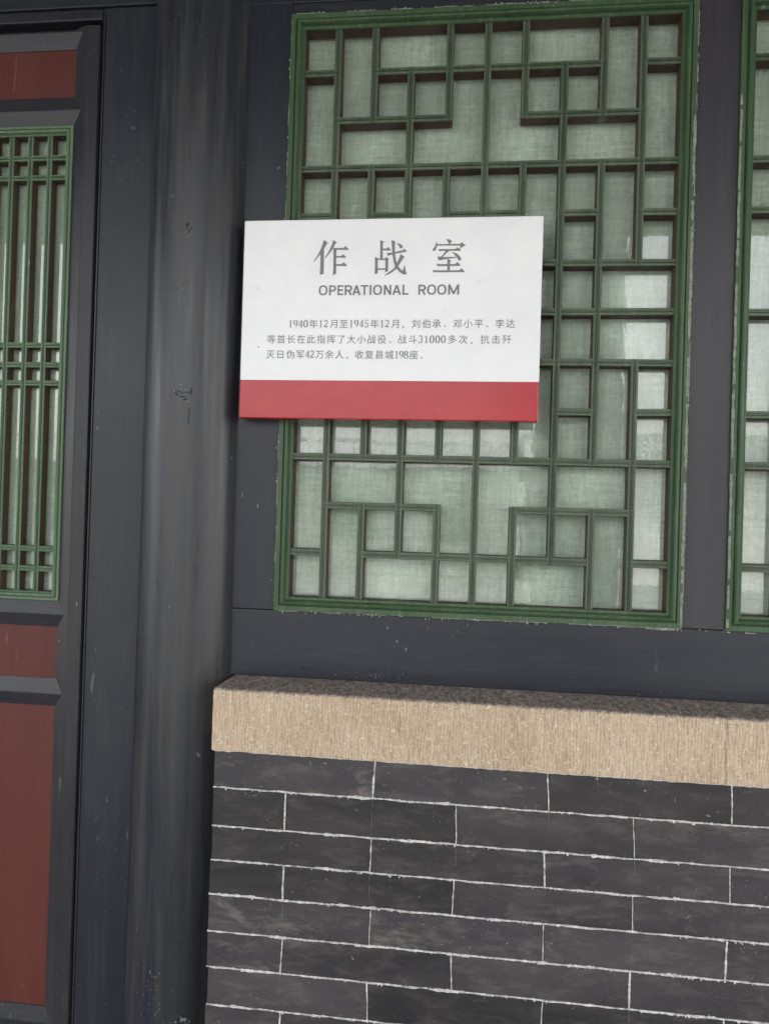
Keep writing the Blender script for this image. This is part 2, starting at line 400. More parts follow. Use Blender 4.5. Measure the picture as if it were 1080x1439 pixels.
# veranda floor step
tag(box('veranda_floor', -6, 6, -2.5, .07, .004, .06, M['paving'], bev=.004), kind='structure')

# ------------------------------------------------------------------ eave over the veranda
ev = thing('roof_eave', 'deep dark timber eave sheltering the front of the building', 'eave', (0, 0, 3.3))
def slab(name, pts, th, x0, x1, mat, parent):
    ox, oy, oz = parent.location
    vs = [(x-ox, y-oy, z-oz+d) for d in (0, th) for (y, z) in pts for x in (x0, x1)]
    n = len(pts); fs = []
    for i in range(n-1):
        fs.append((2*i, 2*i+1, 2*i+3, 2*i+2)); k = 2*n
        fs.append((k+2*i, k+2*i+2, k+2*i+3, k+2*i+1))
        fs.append((2*i, 2*i+2, k+2*i+2, k+2*i)); fs.append((2*i+1, k+2*i+1, k+2*i+3, 2*i+3))
    fs.append((0, 2*n, 2*n+1, 1)); e = 2*(n-1); fs.append((e, e+1, 2*n+e+1, 2*n+e))
    return fixn(link(name, vs, fs, mat, parent))
EY, EZ = -2.75, 3.06
slab('boarding', [(.4, 3.75), (EY, EZ)], .05, -6, 6, M['soffit'], ev)
slab('tile_bed', [(.4, 3.81), (EY-.05, EZ+.056)], .12, -6, 6, M['rooftile'], ev)
for i in range(40):
    x = -5.9+i*.3
    v = []; sl = (3.75-EZ)/(.4-EY)
    for (y, dz) in ((.07, 0), (EY+.03, 0)):
        zc = 3.75+(y-.4)*sl-.042
        for j in range(8): v.append((x+.04*math.cos(j*math.pi/4), y, zc-3.3+.04*math.sin(j*math.pi/4)))
    f = [(j, (j+1) % 8, 8+(j+1) % 8, 8+j) for j in range(8)]+[tuple(range(7, -1, -1)), tuple(range(8, 16))]
    fixn(link('rafter', v, f, M['soffit'], ev, smooth=False))

def cyl(name, cx, cy, r0, r1, z0, z1, mat, parent=None, seg=64, rings=60, wob=.0, smooth=True):
    ox, oy, oz = (parent.location if parent else (0, 0, 0))
    vs = []
    for k in range(rings+1):
        t = k/rings; z = z0+(z1-z0)*t; r = r0+(r1-r0)*t
        for j in range(seg):
            a = 2*math.pi*j/seg
            rr = r+wob*noise.noise(Vector((math.cos(a)*1.5, math.sin(a)*1.5, z*1.2)))+wob*.35*noise.noise(Vector((math.cos(a)*5, math.sin(a)*5, z*2.)))
            vs.append((cx+rr*math.cos(a)-ox, cy+rr*math.sin(a)-oy, z-oz))
    fs = [(k*seg+j, k*seg+(j+1) % seg, (k+1)*seg+(j+1) % seg, (k+1)*seg+j) for k in range(rings) for j in range(seg)]
    fs += [tuple(range(seg-1, -1, -1)), tuple(rings*seg+j for j in range(seg))]
    o = link(name, vs, fs, mat, parent)
    if smooth: o.data.polygons.foreach_set('use_smooth', [len(p.vertices) == 4 for p in o.data.polygons])
    return o
vc = cyl('veranda_column', .452, -2.09, .20, .195, .06, 2.79, M['column'], rings=8)
tag(vc, 'free standing round black column at the outer edge of the veranda', 'column')
vc2 = cyl('veranda_column', -3.3, -2.09, .165, .16, .06, 2.79, M['column'], rings=8)
tag(vc2, 'round black veranda column farther along to the left', 'column')
vb = box('veranda_beam', -6, 6, -2.19, -1.99, 2.79, 2.995, M['soffit'], bev=.005)
tag(vb, 'long dark beam lying on top of the veranda columns', 'beam')

# ------------------------------------------------------------------ opposite houses of the courtyard (seen mirrored in the glass)
def house(x0, x1, yf, yb, zw, zr, label, wm_='farwall'):
    h = thing('courtyard_house', label, 'house', ((x0+x1)/2, yf, 0)); ox, oy, _ = h.location
    box('wall', x0, x1, yb, yf, 0.004, zw, M[wm_], h, bev=0)
    ym = (yf+yb)/2; s = (zr-zw)/(yf+.6-ym)
    vs = [(x-ox, y-oy, z) for x in (x0-.4, x1+.4) for (y, z) in ((yf+.6, zw+.004), (ym, zr), (yb-.6, zw+.004))]
    fixn(link('roof', vs, [(0, 3, 4, 1), (1, 4, 5, 2), (0, 2, 5, 3), (0, 1, 2), (3, 5, 4)], M['rooftile'], h))
    V, Fc = [], []
    n = int((x1-x0+.8)/.22)
    for i in range(n):
        x = x0-.4+.11+i*.22
        k = len(V)
        for (y, z) in ((yf+.62, zw+.01), (ym+.05, zr-.02)):
            for j in range(5):
                a = math.pi*j/4; V.append((x+.06*math.cos(a)-ox, y-oy, z+.06*math.sin(a)))
        for j in range(4): Fc.append((k+j, k+j+1, k+6+j, k+5+j))
        Fc.append((k, k+1, k+2, k+3, k+4))
    t = fixn(link('roof_tiles', V, Fc, M['rooftile'], h)); t['kind'] = 'stuff'
    V, Fc = [], []
    rr = random.Random(int(x0*10)+50)
    for i in range(int((x1-x0+.8)/.16)):
        x = x0-.4+.08+i*.16; hh = .16+rr.uniform(-.05, .07); k = len(V)
        for y in (ym-.09, ym+.09):
            V += [(x-.07-ox, y-oy, zr-.03), (x+.07-ox, y-oy, zr-.03), (x+.05-ox, y-oy, zr-.03+hh), (x-.05-ox, y-oy, zr-.03+hh)]
        Fc += [(k, k+1, k+2, k+3), (k+4, k+7, k+6, k+5), (k+3, k+2, k+6, k+7), (k, k+3, k+7, k+4), (k+1, k+5, k+6, k+2)]
    t = link('ridge_tiles', V, Fc, M['rooftile'], h); t['kind'] = 'stuff'
    for i in range(int((x1-x0)/2.4)):
        xa = x0+.9+i*2.4
        wf = box('window', xa, xa+1.1, yf-.02, yf+.05, .9, min(2.3, zw-.3), M['green'], h, bev=.01)
    return h
house(1.5, 14, -17, -23, 2.75, 3.78, 'low whitewashed house across the courtyard with the taller tiled roof')
house(-14, 1.0, -17, -23, 2.6, 3.45, 'low grey brick house across the courtyard with the lower tiled roof', 'greywall')

# ================================================================== TIMBER FRAME OF THE FACADE
tf = thing('timber_wall', 'dark painted timber posts and rails holding the green lattice windows', 'timber wall', (0, 0, 1.14))
XL, XR = -.4585, .374
box('post', -.52, -.3785, 0, .06, 1.2645, 2.432, M['dark_v'], tf)
box('post', .3735, .4485, .0005, .06, 1.2645, 2.432, M['post'], tf)
box('post', 1.2005, 1.34, 0, .06, 1.2645, 2.432, M['post'], tf)
box('rail', -.52, 1.34, .0, .06, 1.137, 1.2635, M['dark_h'], tf)
box('rail', -.52, 1.34, .001, .06, 2.433, 2.62, M['dark_h'], tf)
box('rail', -.3785, .3735, .0015, .06, 2.4075, 2.432, M['dark_h'], tf)
box('rail', .4485, 1.2005, .0015, .06, 2.4075, 2.432, M['dark_h'], tf)
box('fascia_board', -6, 6, .012, .073, 2.621, 3.5, M['dark_h'], tf)
box('side_wall', 1.341, 6, .02, .074, 0.07, 2.62, M['plaster'], tf)['label'] = 'plain plastered end wall beside the timber'

# ------------------------------------------------------------------ column
col = thing('timber_column', 'round black painted timber column with brown streaks and small dents', 'column', (-.555, .035, 0.05))
cyl('shaft', -.5555, .035, .1035, .1015, .06, 2.62, M['column'], col, seg=96, rings=140, wob=.0028)
# knots / dents with cracked rims and white flecks on the shaft
def on_col(x, z, off=.0):
    dx = x+.5555; return .035-math.sqrt(max(1e-6, .1028**2-dx*dx))-off
rc = random.Random(5)
def col_patch(name, items, mat, off):
    V, Fc = [], []; ox, oy, oz = col.location
    for vs, fs in items:
        k = len(V); V += [(x-ox, on_col(x, z, off)-.002-oy, z-oz) for x, y, z in vs]; m = len(vs)
        V += [(x-ox, on_col(x, z, off)+.003-oy, z-oz) for x, y, z in vs]
        for f in fs:
            Fc.append(tuple(k+i for i in f))
            for a, b in zip(f, f[1:]+f[:1]): Fc.append((k+a, k+b, k+m+b, k+m+a))
    o = fixn(link(name, V, Fc, mat, col)); o['kind'] = 'stuff'; return o
crk = []
def zig(x, z, dx, dz, w):
    return ribbon_verts((x, z), (x+dx, z+dz), w*.55, 0, .0034, .0025, rc, 0, .5, .9)
crk += [zig(-.553, 1.982, .007, -.003, .0020), zig(-.5465, 1.986, -.002, -.012, .0032), zig(-.5445, 1.974, .007, .003, .0018), zig(-.5475, 1.972, .002, -.006, .0020),
        zig(-.557, 1.671, .011, -.002, .0022), zig(-.541, 1.669, .009, .002, .0018), zig(-.553, 1.662, .012, -.001, .0026), zig(-.559, 1.669, .002, -.006, .0018), zig(-.532, 1.678, .001, -.013, .0020), zig(-.534, 1.640, .000, -.030, .0006), zig(-.546, 1.655, .008, .002, .0022)]
col_patch('crack', crk, M['crack'], -.0005)
pts = [(-.5565, 1.988, .002), (-.549, 1.969, .0015), (-.5475, 1.958, .0022), (-.5505, 1.90, .002), (-.551, 1.875, .0045), (-.552, 1.862, .003), (-.553, 1.855, .0028), (-.536, 1.975, .002), (-.541, 1.963, .0018),
       (-.562, 1.671, .0035), (-.55, 1.683, .003), (-.541, 1.674, .0025), (-.5465, 1.668, .0025), (-.537, 1.652, .0022), (-.551, 1.65, .0026), (-.555, 1.36, .0018), (-.5535, 1.352, .0022), (-.56, 1.27, .0016)]
for _ in range(46):
    pts.append((rc.uniform(-.63, -.49), rc.uniform(.45, 2.4), rc.uniform(.0006, .0018)))
for _ in range(90):
    a = rc.gauss(0, 1); pts.append((-.60+.014*a+rc.choice((0, .03)), rc.uniform(.42, .60), rc.uniform(.0006, .0022)))
for _ in range(14): pts.append((-.512+.009*rc.gauss(0, 1), .50+.02*rc.gauss(0, 1), rc.uniform(.002, .005)))
col_patch('paint_chips', flecks(pts, rc, 0, 1.3), M['smear'], -.0012)
p2 = [(x+rc.uniform(-.001, .001), z, s*.45) for (x, z, s) in pts if rc.random() < .5]
col_patch('paint_chips', flecks(p2, rc, 0, 1.2), M['chip'], -.0008)

# ================================================================== WINDOWS
WINPROF = [(0, .05), (0, -.0035), (.0008, -.0045), (.0100, -.0045), (.0108, -.0012), (.0118, -.0012), (.0126, -.0062), (.0145, -.0092), (.0170, -.0102), (.0192, -.0086), (.0208, -.0048), (.0216, .0000), (.0224, .0018), (.0262, .0018), (.0272, .0028), (.0278, .0045), (.0278, .0335)]
WINMI = [0]*(len(WINPROF)-2)+[1]
BARW = .0068
def bar_prof(c, w=BARW, y0=.0045, yb=.0335, bead=True):
    p = [(-w, yb), (-w, y0+.0022), (-w*.86, y0+.0004), (-w*.42, y0+.0004), (-w*.36, y0+.0022), (-w*.16, y0+.0022), (-w*.06, y0-.0012), (w*.06, y0-.0012), (w*.16, y0+.0022), (w*.36, y0+.0022), (w*.42, y0+.0004), (w*.86, y0+.0004), (w, y0+.0022), (w, yb)]
    return [(c+u, y) for (u, y) in p]
BARMI = [1]+[0]*11+[1, 1, 1, 1]
def bar(parent, axis, c, a, b, dy=0.0, w=BARW, y0=.0045, yb=.0335, mats=None):
    ox, oy, oz = parent.location
    jc = rn.uniform(-.0006, .0006); ja = rn.uniform(-.0010, .0010)
    pr = [(u+jc, y+dy) for (u, y) in bar_prof(c, w, y0, yb)]
    vs, fs = prism(pr, axis, a, b)
    # a hair of tilt
    vs2 = []
    for (x, y, z) in vs:
        if axis == 'x': z += ja*(x-a)/max(.01, (b-a))
        else: x += ja*(z-a)/max(.01, (b-a))
        vs2.append((x-ox, y-oy, z-oz))
    idx = [1]+[0]*11+[1]+[1]+[0, 0]
    idx = idx[:len(fs)]+[0]*(len(fs)-len(idx))
    return fixn(link('lattice_bar', vs2, fs, mats or [M['green_bar'], M['bare']], parent, idx))

def cloth(parent, x0, x1, z0, z1, y, mat, nx=60, nz=90, amp=.0028, seed=0):
    ox, oy, oz = parent.location; vs = []
    for j in range(nz+1):
        for i in range(nx+1):
            x = x0+(x1-x0)*i/nx; z = z0+(z1-z0)*j/nz
            d = noise.noise(Vector((x*9+seed, z*4, 0)))*amp+noise.noise(Vector((x*30+seed, z*7, 3)))*amp*.5
            vs.append((x-ox, y+d-oy, z-oz))
    fs = [(j*(nx+1)+i, j*(nx+1)+i+1, (j+1)*(nx+1)+i+1, (j+1)*(nx+1)+i) for j in range(nz) for i in range(nx)]
    n = len(vs); vs += [(x, y2+.0012, z) for (x, y2, z) in vs[:]]; fs += [tuple(reversed([n+i for i in f])) for f in fs[:]]
    return link('curtain', vs, fs, mat, parent, smooth=True)

def window(x0, label, segs, seed):
    x1 = x0+.753; z0, z1 = 1.2635, 2.4085
    wdw = thing('lattice_window', label, 'window', ((x0+x1)/2, 0, z0), 'green lattice windows of the facade')
    ox, oy, oz = wdw.location
    ring('frame', WINPROF, x0, x1, z0, z1, [M['green'], M['bare']], wdw, WINMI)
    C = [x0+.0278]+[x0+.376+.071*(k-5) for k in range(1, 10)]+[x1-.0278]
    Rr = [z1-.0222]+[2.2975-.0921*(k-1) for k in range(1, 12)]+[z0+.0222]
    Cx = lambda k: C[k]; Rz = lambda k: Rr[k]
    for (t, c, a, b) in segs:
        if t == 'v':
            za = Rz(a) if a > 0 else Rz(0)+.008; zb = Rz(b) if b < 12 else Rz(12)-.008
            ea = BARW-.0006 if a > 0 else 0; eb = BARW-.0006 if b < 12 else 0
            bar(wdw, 'z', Cx(c), zb-eb, za+ea)
        else:
            xa = Cx(a)-(0 if a else .003); xb = Cx(b)+(0 if b < 10 else .003)
            ea = BARW-.0006 if a > 0 else 0; eb = BARW-.0006 if b < 10 else 0
            bar(wdw, 'x', Rz(c), xa-ea, xb+eb, dy=.0004)
    g = box('glass_pane', x0+.021, x1-.021, .0337, .0367, z0+.018, z1-.018, M['glass'], wdw, bev=0)
    cloth(wdw, x0+.020, x1-.020, z0+.016, z1-.016, .0425, M['cloth'], seed=seed)
    box('backing_board', x0+.001, x1-.001, .052, .062, z0+.001, z1-.001, M['bare'], wdw, bev=0)
    return wdw
SEG = [('v', 1, 0, 12), ('v', 2, 0, 2), ('v', 2, 3, 9), ('v', 2, 10, 12), ('v', 3, 1, 11), ('v', 4, 0, 2), ('v', 4, 3, 4), ('v', 4, 7, 9), ('v', 4, 10, 12), ('v', 5, 0, 12),
       ('v', 6, 0, 2), ('v', 6, 3, 5), ('v', 6, 7, 9), ('v', 6, 10, 12), ('v', 7, 1, 11), ('v', 8, 0, 2), ('v', 8, 3, 9), ('v', 8, 10, 12), ('v', 9, 0, 5), ('v', 9, 7, 12),
       ('h', 1, 0, 1), ('h', 1, 2, 8), ('h', 1, 9, 10), ('h', 2, 1, 4), ('h', 2, 6, 9), ('h', 3, 0, 10), ('h', 4, 0, 1), ('h', 4, 2, 3), ('h', 4, 4, 6), ('h', 4, 7, 8), ('h', 4, 9, 10),
       ('h', 5, 6, 7), ('h', 5, 7, 10), ('h', 6, 5, 10), ('h', 7, 5, 8), ('h', 7, 8, 10), ('h', 8, 0, 1), ('h', 8, 2, 3), ('h', 8, 4, 6), ('h', 8, 7, 8), ('h', 8, 9, 10), ('h', 5, 1, 4), ('h', 7, 1, 4), ('h', 6, 0, 2), ('h', 6, 3, 5),
       ('h', 9, 0, 10), ('h', 10, 1, 4), ('h', 10, 6, 9), ('h', 11, 0, 1), ('h', 11, 2, 8), ('h', 11, 9, 10)]
wA = window(-.379, 'wide green lattice window with greyish gauze behind its glass, partly covered by the white sign', SEG, 0)
wB = window(.448, 'green lattice window at the right edge, to the right of the narrow brownish post', [s for s in SEG if not (s[0] == 'h' and s[1] in (5, 7) and s[2] < 2)], 40)
# bare filler and paint chips along frame edges
it = []
def edge_strip(p0, p1, w, amp=.0006, gap=.15, y=-.0052, skew=.5, vary=1.0): it.append(ribbon_verts(p0, p1, w, y, amp, .0022, rn, gap, skew, vary))
for q in range(9):
    z_ = 1.27+q*.103; edge_strip((.3709+rn.uniform(-.0006, .0006), z_), (.3709, z_+rn.uniform(.09, .12)), .0046, amp=.0008, gap=.22, vary=.8, y=-.0052-.0003*(q % 2))
edge_strip((.3732, 1.27), (.3732, 2.38), .0018, gap=.40, y=-.0048)
edge_strip((-.3782, 1.28), (-.3782, 2.40), .0013, gap=.52, y=-.0048)
edge_strip((-.37, 2.4082), (.36, 2.4082), .0014, gap=.45, y=-.0048)
edge_strip((-.37, 1.2638), (.37, 1.2638), .0012, gap=.40, y=-.0048)
edge_strip((.31, 1.262), (.374, 1.262), .0030, gap=.35, y=-.0048)
strips('bare_filler', it, M['caulk'], wA); it = []
for q in range(11):
    z_ = 1.27+q*.087; edge_strip((.4506+rn.uniform(-.0008, .0005), z_), (.4506, z_+rn.uniform(.075, .10)), .0040, amp=.0010, gap=.2, vary=.9, y=-.0052-.0003*(q % 2))
edge_strip((.449, 1.262), (.50, 1.262), .0025, gap=.35)
strips('bare_filler', it, M['caulk'], wB); it = []
edge_strip((-.3797, 1.28), (-.3797, 2.40), .0007, amp=.0002, gap=.35, y=-.0012, vary=.5)
edge_strip((.3747, 1.28), (.3747, 2.40), .0008, amp=.0002, gap=.30, y=-.0012, vary=.5)
edge_strip((-.335, 1.1555), (-.27, 1.1545), .002, gap=.3, y=-.0012)
strips('gap_line', it, M['crack'], tf); it = []
# pale flaking along the boards
rp = random.Random(11); fl = []
for _ in range(90):
    fl.append((rp.choice((rp.gauss(-.3785, .0012), rp.gauss(.3738, .0012))), rp.uniform(1.27, 2.4), rp.uniform(.0005, .0014)))
for _ in range(60): fl.append((rp.uniform(-.37, .37), rp.gauss(2.4085, .001), rp.uniform(.0006, .0018)))
for _ in range(60): fl.append((rp.uniform(-.37, .52), rp.gauss(1.2628, .0012), rp.uniform(.0005, .0016)))
strips('paint_chips', flecks(fl, rp, -.0052, 1.5), M['chip'], wA, .004)
fl = []
for _ in range(70): fl.append((rp.uniform(-.45, .52), rp.uniform(1.145, 1.262), rp.uniform(.0003, .0010)))
for _ in range(14): fl.append((rp.uniform(.385, .445), rp.uniform(1.28, 2.4), rp.uniform(.0004, .0012)))
for _ in range(14): fl.append((rp.uniform(-.455, -.385), rp.uniform(1.28, 2.4), rp.uniform(.0003, .0009)))
for _ in range(40): fl.append((rp.gauss(-.45, .003), rp.uniform(1.15, 1.64), rp.uniform(.0004, .0011)))
for _ in range(30): fl.append((rp.uniform(-.26, -.12), 1.148+.004*rp.gauss(0, 1), rp.uniform(.0008, .003)))
strips('paint_chips', flecks(fl, rp, -.0008, .8), M['smear'], tf, .003)

# ================================================================== DOOR JAMB AND DOOR
jf = thing('door_frame', 'dark painted door jamb board and lintel beside the round column', 'door frame', (-.7, 0, .06))
box('jamb', -.7555, -.60, .0, .06, .06, 2.4405, M['dark_v'], jf, bev=.001)
box('bead', -.7598, -.7565, -.0012, .05, .10, 2.4395, M['dark_door'], jf, bev=.0006)
box('lintel', -6, -.60, -.004, .06, 2.4425, 2.6195, M['dark_h'], jf, bev=.002)
box('bead', -1.2620, -.7610, -.002, .05, 2.4175, 2.4400, M['dark_door_h'], jf, bev=.004, seg=4)
box('threshold', -1.36, -.66, -.02, .07, .06, .10, M['dark_h'], jf, bev=.003)
box('jamb', -1.42, -1.2640, .0, .06, .10, 2.4405, M['dark_v'], jf, bev=.001)
box('side_wall', -6, -1.421, .02, .074, .06, 2.44, M['plaster'], jf)['label'] = 'plain plastered wall beyond the door'

dr = thing('panel_door', 'dark door leaf with brick red panels and a light green vertical lattice', 'door', (-1.011, 0, .105))
DX0, DX1 = -1.2610, -.7632
PX0, PX1 = -1.2052, -.8164      # panel opening
YF, YP = -.010, .003           # ridge front, panel plane
def pr_obj(name, vs, fs, mats, parent):
    ox, oy, oz = parent.location
    return fixn(link(name, [(x-ox, y-oy, z-oz) for x, y, z in vs], fs, mats, parent))
# stiles: flat outside, slope down to the panel on the inner side
sp = [(DX1, .045), (DX1, YF+.0035), (DX1-.0015, YF+.002), (DX1-.024, YF+.0005), (DX1-.0262, YF-.0005), (DX1-.028, YF+.0005), (PX1, YP-.002), (PX1, .045)]
vs, fs = prism(sp, 'z', .108, 2.402); pr_obj('stile', vs, fs, M['dark_door'], dr)
mx = DX0+DX1
vs, fs = prism([(mx-u, y) for u, y in sp], 'z', .108, 2.402); pr_obj('stile', vs, fs, M['dark_door'], dr)
def rail(z0, z1, za=None, yapex=-.0062, flat=0):
    za = za or (z0+z1)/2; ext = .018
    # ridge rail: apex runs into the stile slope (mitred ends)
    V = []; 
    for (z, y, e) in ((z0, YP-.002, 0), (za-.001, yapex, ext), (za+.001, yapex, ext), (z1, YP-.002, 0)):
        V += [(PX0-e, y, z), (PX1+e, y, z)]
    V += [(PX0, .044, z0), (PX1, .044, z0), (PX0, .044, z1), (PX1, .044, z1)]
    Fc = [(0, 1, 3, 2), (2, 3, 5, 4), (4, 5, 7, 6), (8, 9, 1, 0), (6, 7, 11, 10), (10, 11, 9, 8), (0, 2, 4, 6, 10, 8), (1, 9, 11, 7, 5, 3)]
    o = pr_obj('rail', V, Fc, M['dark_door_h'], dr)
    return o
rail(2.209, 2.266, 2.2375); rail(1.2115, 1.2625, 1.237); rail(1.0545, 1.1085, 1.0795); rail(.400, .4600, .431)
# top and bottom rails
rail(2.3615, 2.4015, 2.3935, -.0055); rail(.109, .17, .12)
def panel(z0, z1):
    box('panel', PX0-.004, PX1+.004, YP, YP+.02, z0-.004, z1+.004, M['red'], dr, bev=.0005)
    # thin arris line where panel meets rail
panel(2.266, 2.3615); panel(1.1085, 1.2115); panel(.4600, 1.0545); panel(.17, .40)
LX0, LX1, LZ0, LZ1 = PX0-.0005, PX1+.0005, 1.2625, 2.209
lt = [(0, .04), (0, -.001), (.0008, -.002), (.0052, -.002), (.0058, .0004), (.0064, .0004), (.0072, -.0028), (.0095, -.0046), (.0125, -.0040), (.0142, -.001), (.0148, .002), (.0165, .003), (.0175, .0045), (.0175, .026)]
ring('lattice_frame', lt, LX0, LX1, LZ0, LZ1, [M['green_door'], M['bare']], dr, [0]*12+[1])
for i in range(8):
    bar(dr, 'z', -.8693-.0405*i, LZ0+.012, LZ1-.012, 0, .0058, .0050, .0260, [M['green_door'], M['bare']])
for z in (2.1475, 2.1085, 1.7725, 1.7335, 1.6955, 1.3635, 1.3240):
    bar(dr, 'x', z, LX0+.012, LX1-.012, .0004, .0056, .0050, .0260, [M['green_door'], M['bare']])
box('glass_pane', LX0+.01, LX1-.01, .0262, .0286, LZ0+.01, LZ1-.01, M['glass'], dr, bev=0)
cloth(dr, LX0+.009, LX1-.009, LZ0+.009, LZ1-.009, .0325, M['cloth_door'], 50, 90, .0022, 77)
box('backing_board', PX0-.004, PX1+.004, .040, .044, LZ0-.004, LZ1+.004, M['bare'], dr, bev=0)
rd = random.Random(21); fl = []
for _ in range(60): fl.append((rd.uniform(-.787, -.766), rd.uniform(.3, 2.4), rd.uniform(.0004, .0012)))
strips('paint_chips', flecks(fl, rd, YF+.0002, 1.2), M['smear'], dr, .004)
fl = []
for _ in range(60): fl.append((rd.uniform(-.752, -.66), rd.uniform(.3, 2.43), rd.uniform(.0004, .0013)))
for (x, z) in ((-.729, 2.136), (-.713, 2.1), (-.69, 2.2), (-.73, 2.0), (-.718, .84), (-.715, .80), (-.70, .88)):
    for _ in range(4): fl.append((x+rd.gauss(0, .003), z+rd.gauss(0, .005), rd.uniform(.001, .0025)))
strips('paint_chips', flecks(fl, rd, -.0008, 1.6), M['smear'], jf, .003)

# ================================================================== STONE SILL
def stone(x0, x1, label, seed):
    y0, y1, z0, z1 = -.1205, .012, 1.0275, 1.1365
    st = thing('stone_sill', label, 'stone block', ((x0+x1)/2, y0, z0), 'tan stone sill blocks'); ox, oy, oz = st.location
    nx = int((x1-x0)/.0022); nz = 50; ny = 34; rr = .007
    # one continuous section: front face bottom -> arris -> top face back
    sec = []
    for i in range(nz+1): sec.append((y0, z0+(z1-rr-z0)*i/nz, 0))
    for i in range(1, 6):
        a = i/5*math.pi/2; sec.append((y0+rr-rr*math.cos(a), z1-rr+rr*math.sin(a), .5))
    for i in range(1, ny+1): sec.append((y0+rr+(y1-y0-rr)*i/ny, z1, 1))
    m = len(sec); xs = np.linspace(x0, x1, nx+1); vs = []
    nv = noise.noise
    for x in xs:
        ex = min(x-x0, x1-x); er = .0016*math.exp(-ex/.002)
        for (y, z, k) in sec:
            if k < 1:
                g = nv(Vector((x*230+seed, z*55, 0)))*.6+nv(Vector((x*110, z*90+seed, 2)))*.5+nv(Vector((x*400, z*300, 5)))*.4
                d = (max(g, -.7)-.5*max(0, nv(Vector((x*75+seed, z*75, 11)))-.25))*.0026
                d2 = nv(Vector((x*14+seed, z*14, 7)))*.0014
                edge = (.0022*nv(Vector((x*60, 3.3, seed)))+.0014*nv(Vector((x*210, 8.3, seed)))) if k == .5 or z > z1-rr-.004 else 0
                vs.append((x-ox, y-d-d2+er+edge-oy, z-.6*abs(edge)-oz))
            else:
                g = nv(Vector((x*150+y*60+seed, y*70, 0)))*.5+nv(Vector((x*300, y*200, 5)))*.5
                vs.append((x-ox, y-oy, z+g*.0016-er*.5-oz))
    n = len(xs)
    fs = [(i*m+j, (i+1)*m+j, (i+1)*m+j+1, i*m+j+1) for i in range(n-1) for j in range(m-1)]
    b = len(vs)
    vs += [(x0-ox, y1-oy, z0-oz), (x1-ox, y1-oy, z0-oz)]
    fs.append(tuple([b]+list(range(m-1, -1, -1)))); fs.append(tuple([b+1]+[(n-1)*m+j for j in range(m)]))
    fs.append((0,)+tuple([b])+(b+1,)+((n-1)*m,))
    o = link('block', vs, fs, M['stone'], st); o.data.polygons.foreach_set('use_smooth', [len(p.vertices) == 4 for p in o.data.polygons])
    return st
stone(-.452, .4188, 'long tan chiselled stone sill block under the window, next to the column', 0)
stone(.4193, 1.30, 'tan chiselled stone sill block continuing past the joint at the right edge', 31)

# ================================================================== BRICK WALL
bw = thing('brick_wall', 'low dark grey brick wall with thin white mortar joints under the stone sill', 'brick wall', (.42, -.115, .06))
rb = random.Random(17)
JZ = [1.0262, .9605, .8925, .8320, .7715, .7060, .6430, .5765]
while JZ[-1] > .14: JZ.append(JZ[-1]-.0645)
JZ.append(.066)
XE = 1.30
box('core', -.447, XE, -.1128, .07, .062, 1.0255, M['joint'], bw, bev=0)
def brick(x0, x1, z0, z1, seed):
    ox, oy, oz = bw.location
    nx = 14; nz = 3; yf = -.1150-rb.uniform(0, .0009); yb = -.1120; tilt = rb.uniform(-.0004, .0004)
    vs = []
    J = .0016
    for j in range(nz+1):
        for i in range(nx+1):
            u = i/nx; w_ = j/nz
            x = x0+J+(x1-x0-2*J)*u; z = z0+J+(z1-z0-2*J)*w_
            if j in (0, nz): z += .0011*noise.noise(Vector((x*45+seed, j*7., seed)))+.0005*noise.noise(Vector((x*200, j*3., seed)))
            if i in (0, nx): x += .0009*noise.noise(Vector((z*70, i*3., seed)))
            y = yf+tilt*(u-.5)+.0005*noise.noise(Vector((x*12, z*20, seed)))
            vs.append((x-ox, y-oy, z-oz))
    W_ = nx+1
    fs = [(j*W_+i, j*W_+i+1, (j+1)*W_+i+1, (j+1)*W_+i) for j in range(nz) for i in range(nx)]
    rim = [i for i in range(W_)]+[j*W_+nx for j in range(1, nz+1)]+[nz*W_+i for i in range(nx-1, -1, -1)]+[j*W_ for j in range(nz-1, 0, -1)]
    # small rounded arris: push a duplicate rim outwards and back
    cx = (x0+x1)/2-ox; cz = (z0+z1)/2-oz; b = len(vs)
    for r_ in rim:
        x, y, z = vs[r_]
        vs.append((x+(.0006 if x > cx else -.0006), y+.0008, z+(.0006 if z > cz else -.0006)))
    c = len(vs)
    for q in range(len(rim)):
        x, y, z = vs[b+q]; vs.append((x, yb-oy+.0008, z))
    n = len(rim)
    for q in range(n):
        fs.append((rim[q], b+q, b+(q+1) % n, rim[(q+1) % n])); fs.append((b+q, c+q, c+(q+1) % n, b+(q+1) % n))
    return fixn(link('brick', vs, fs, M['brick'], bw))
mort = []; hair = []
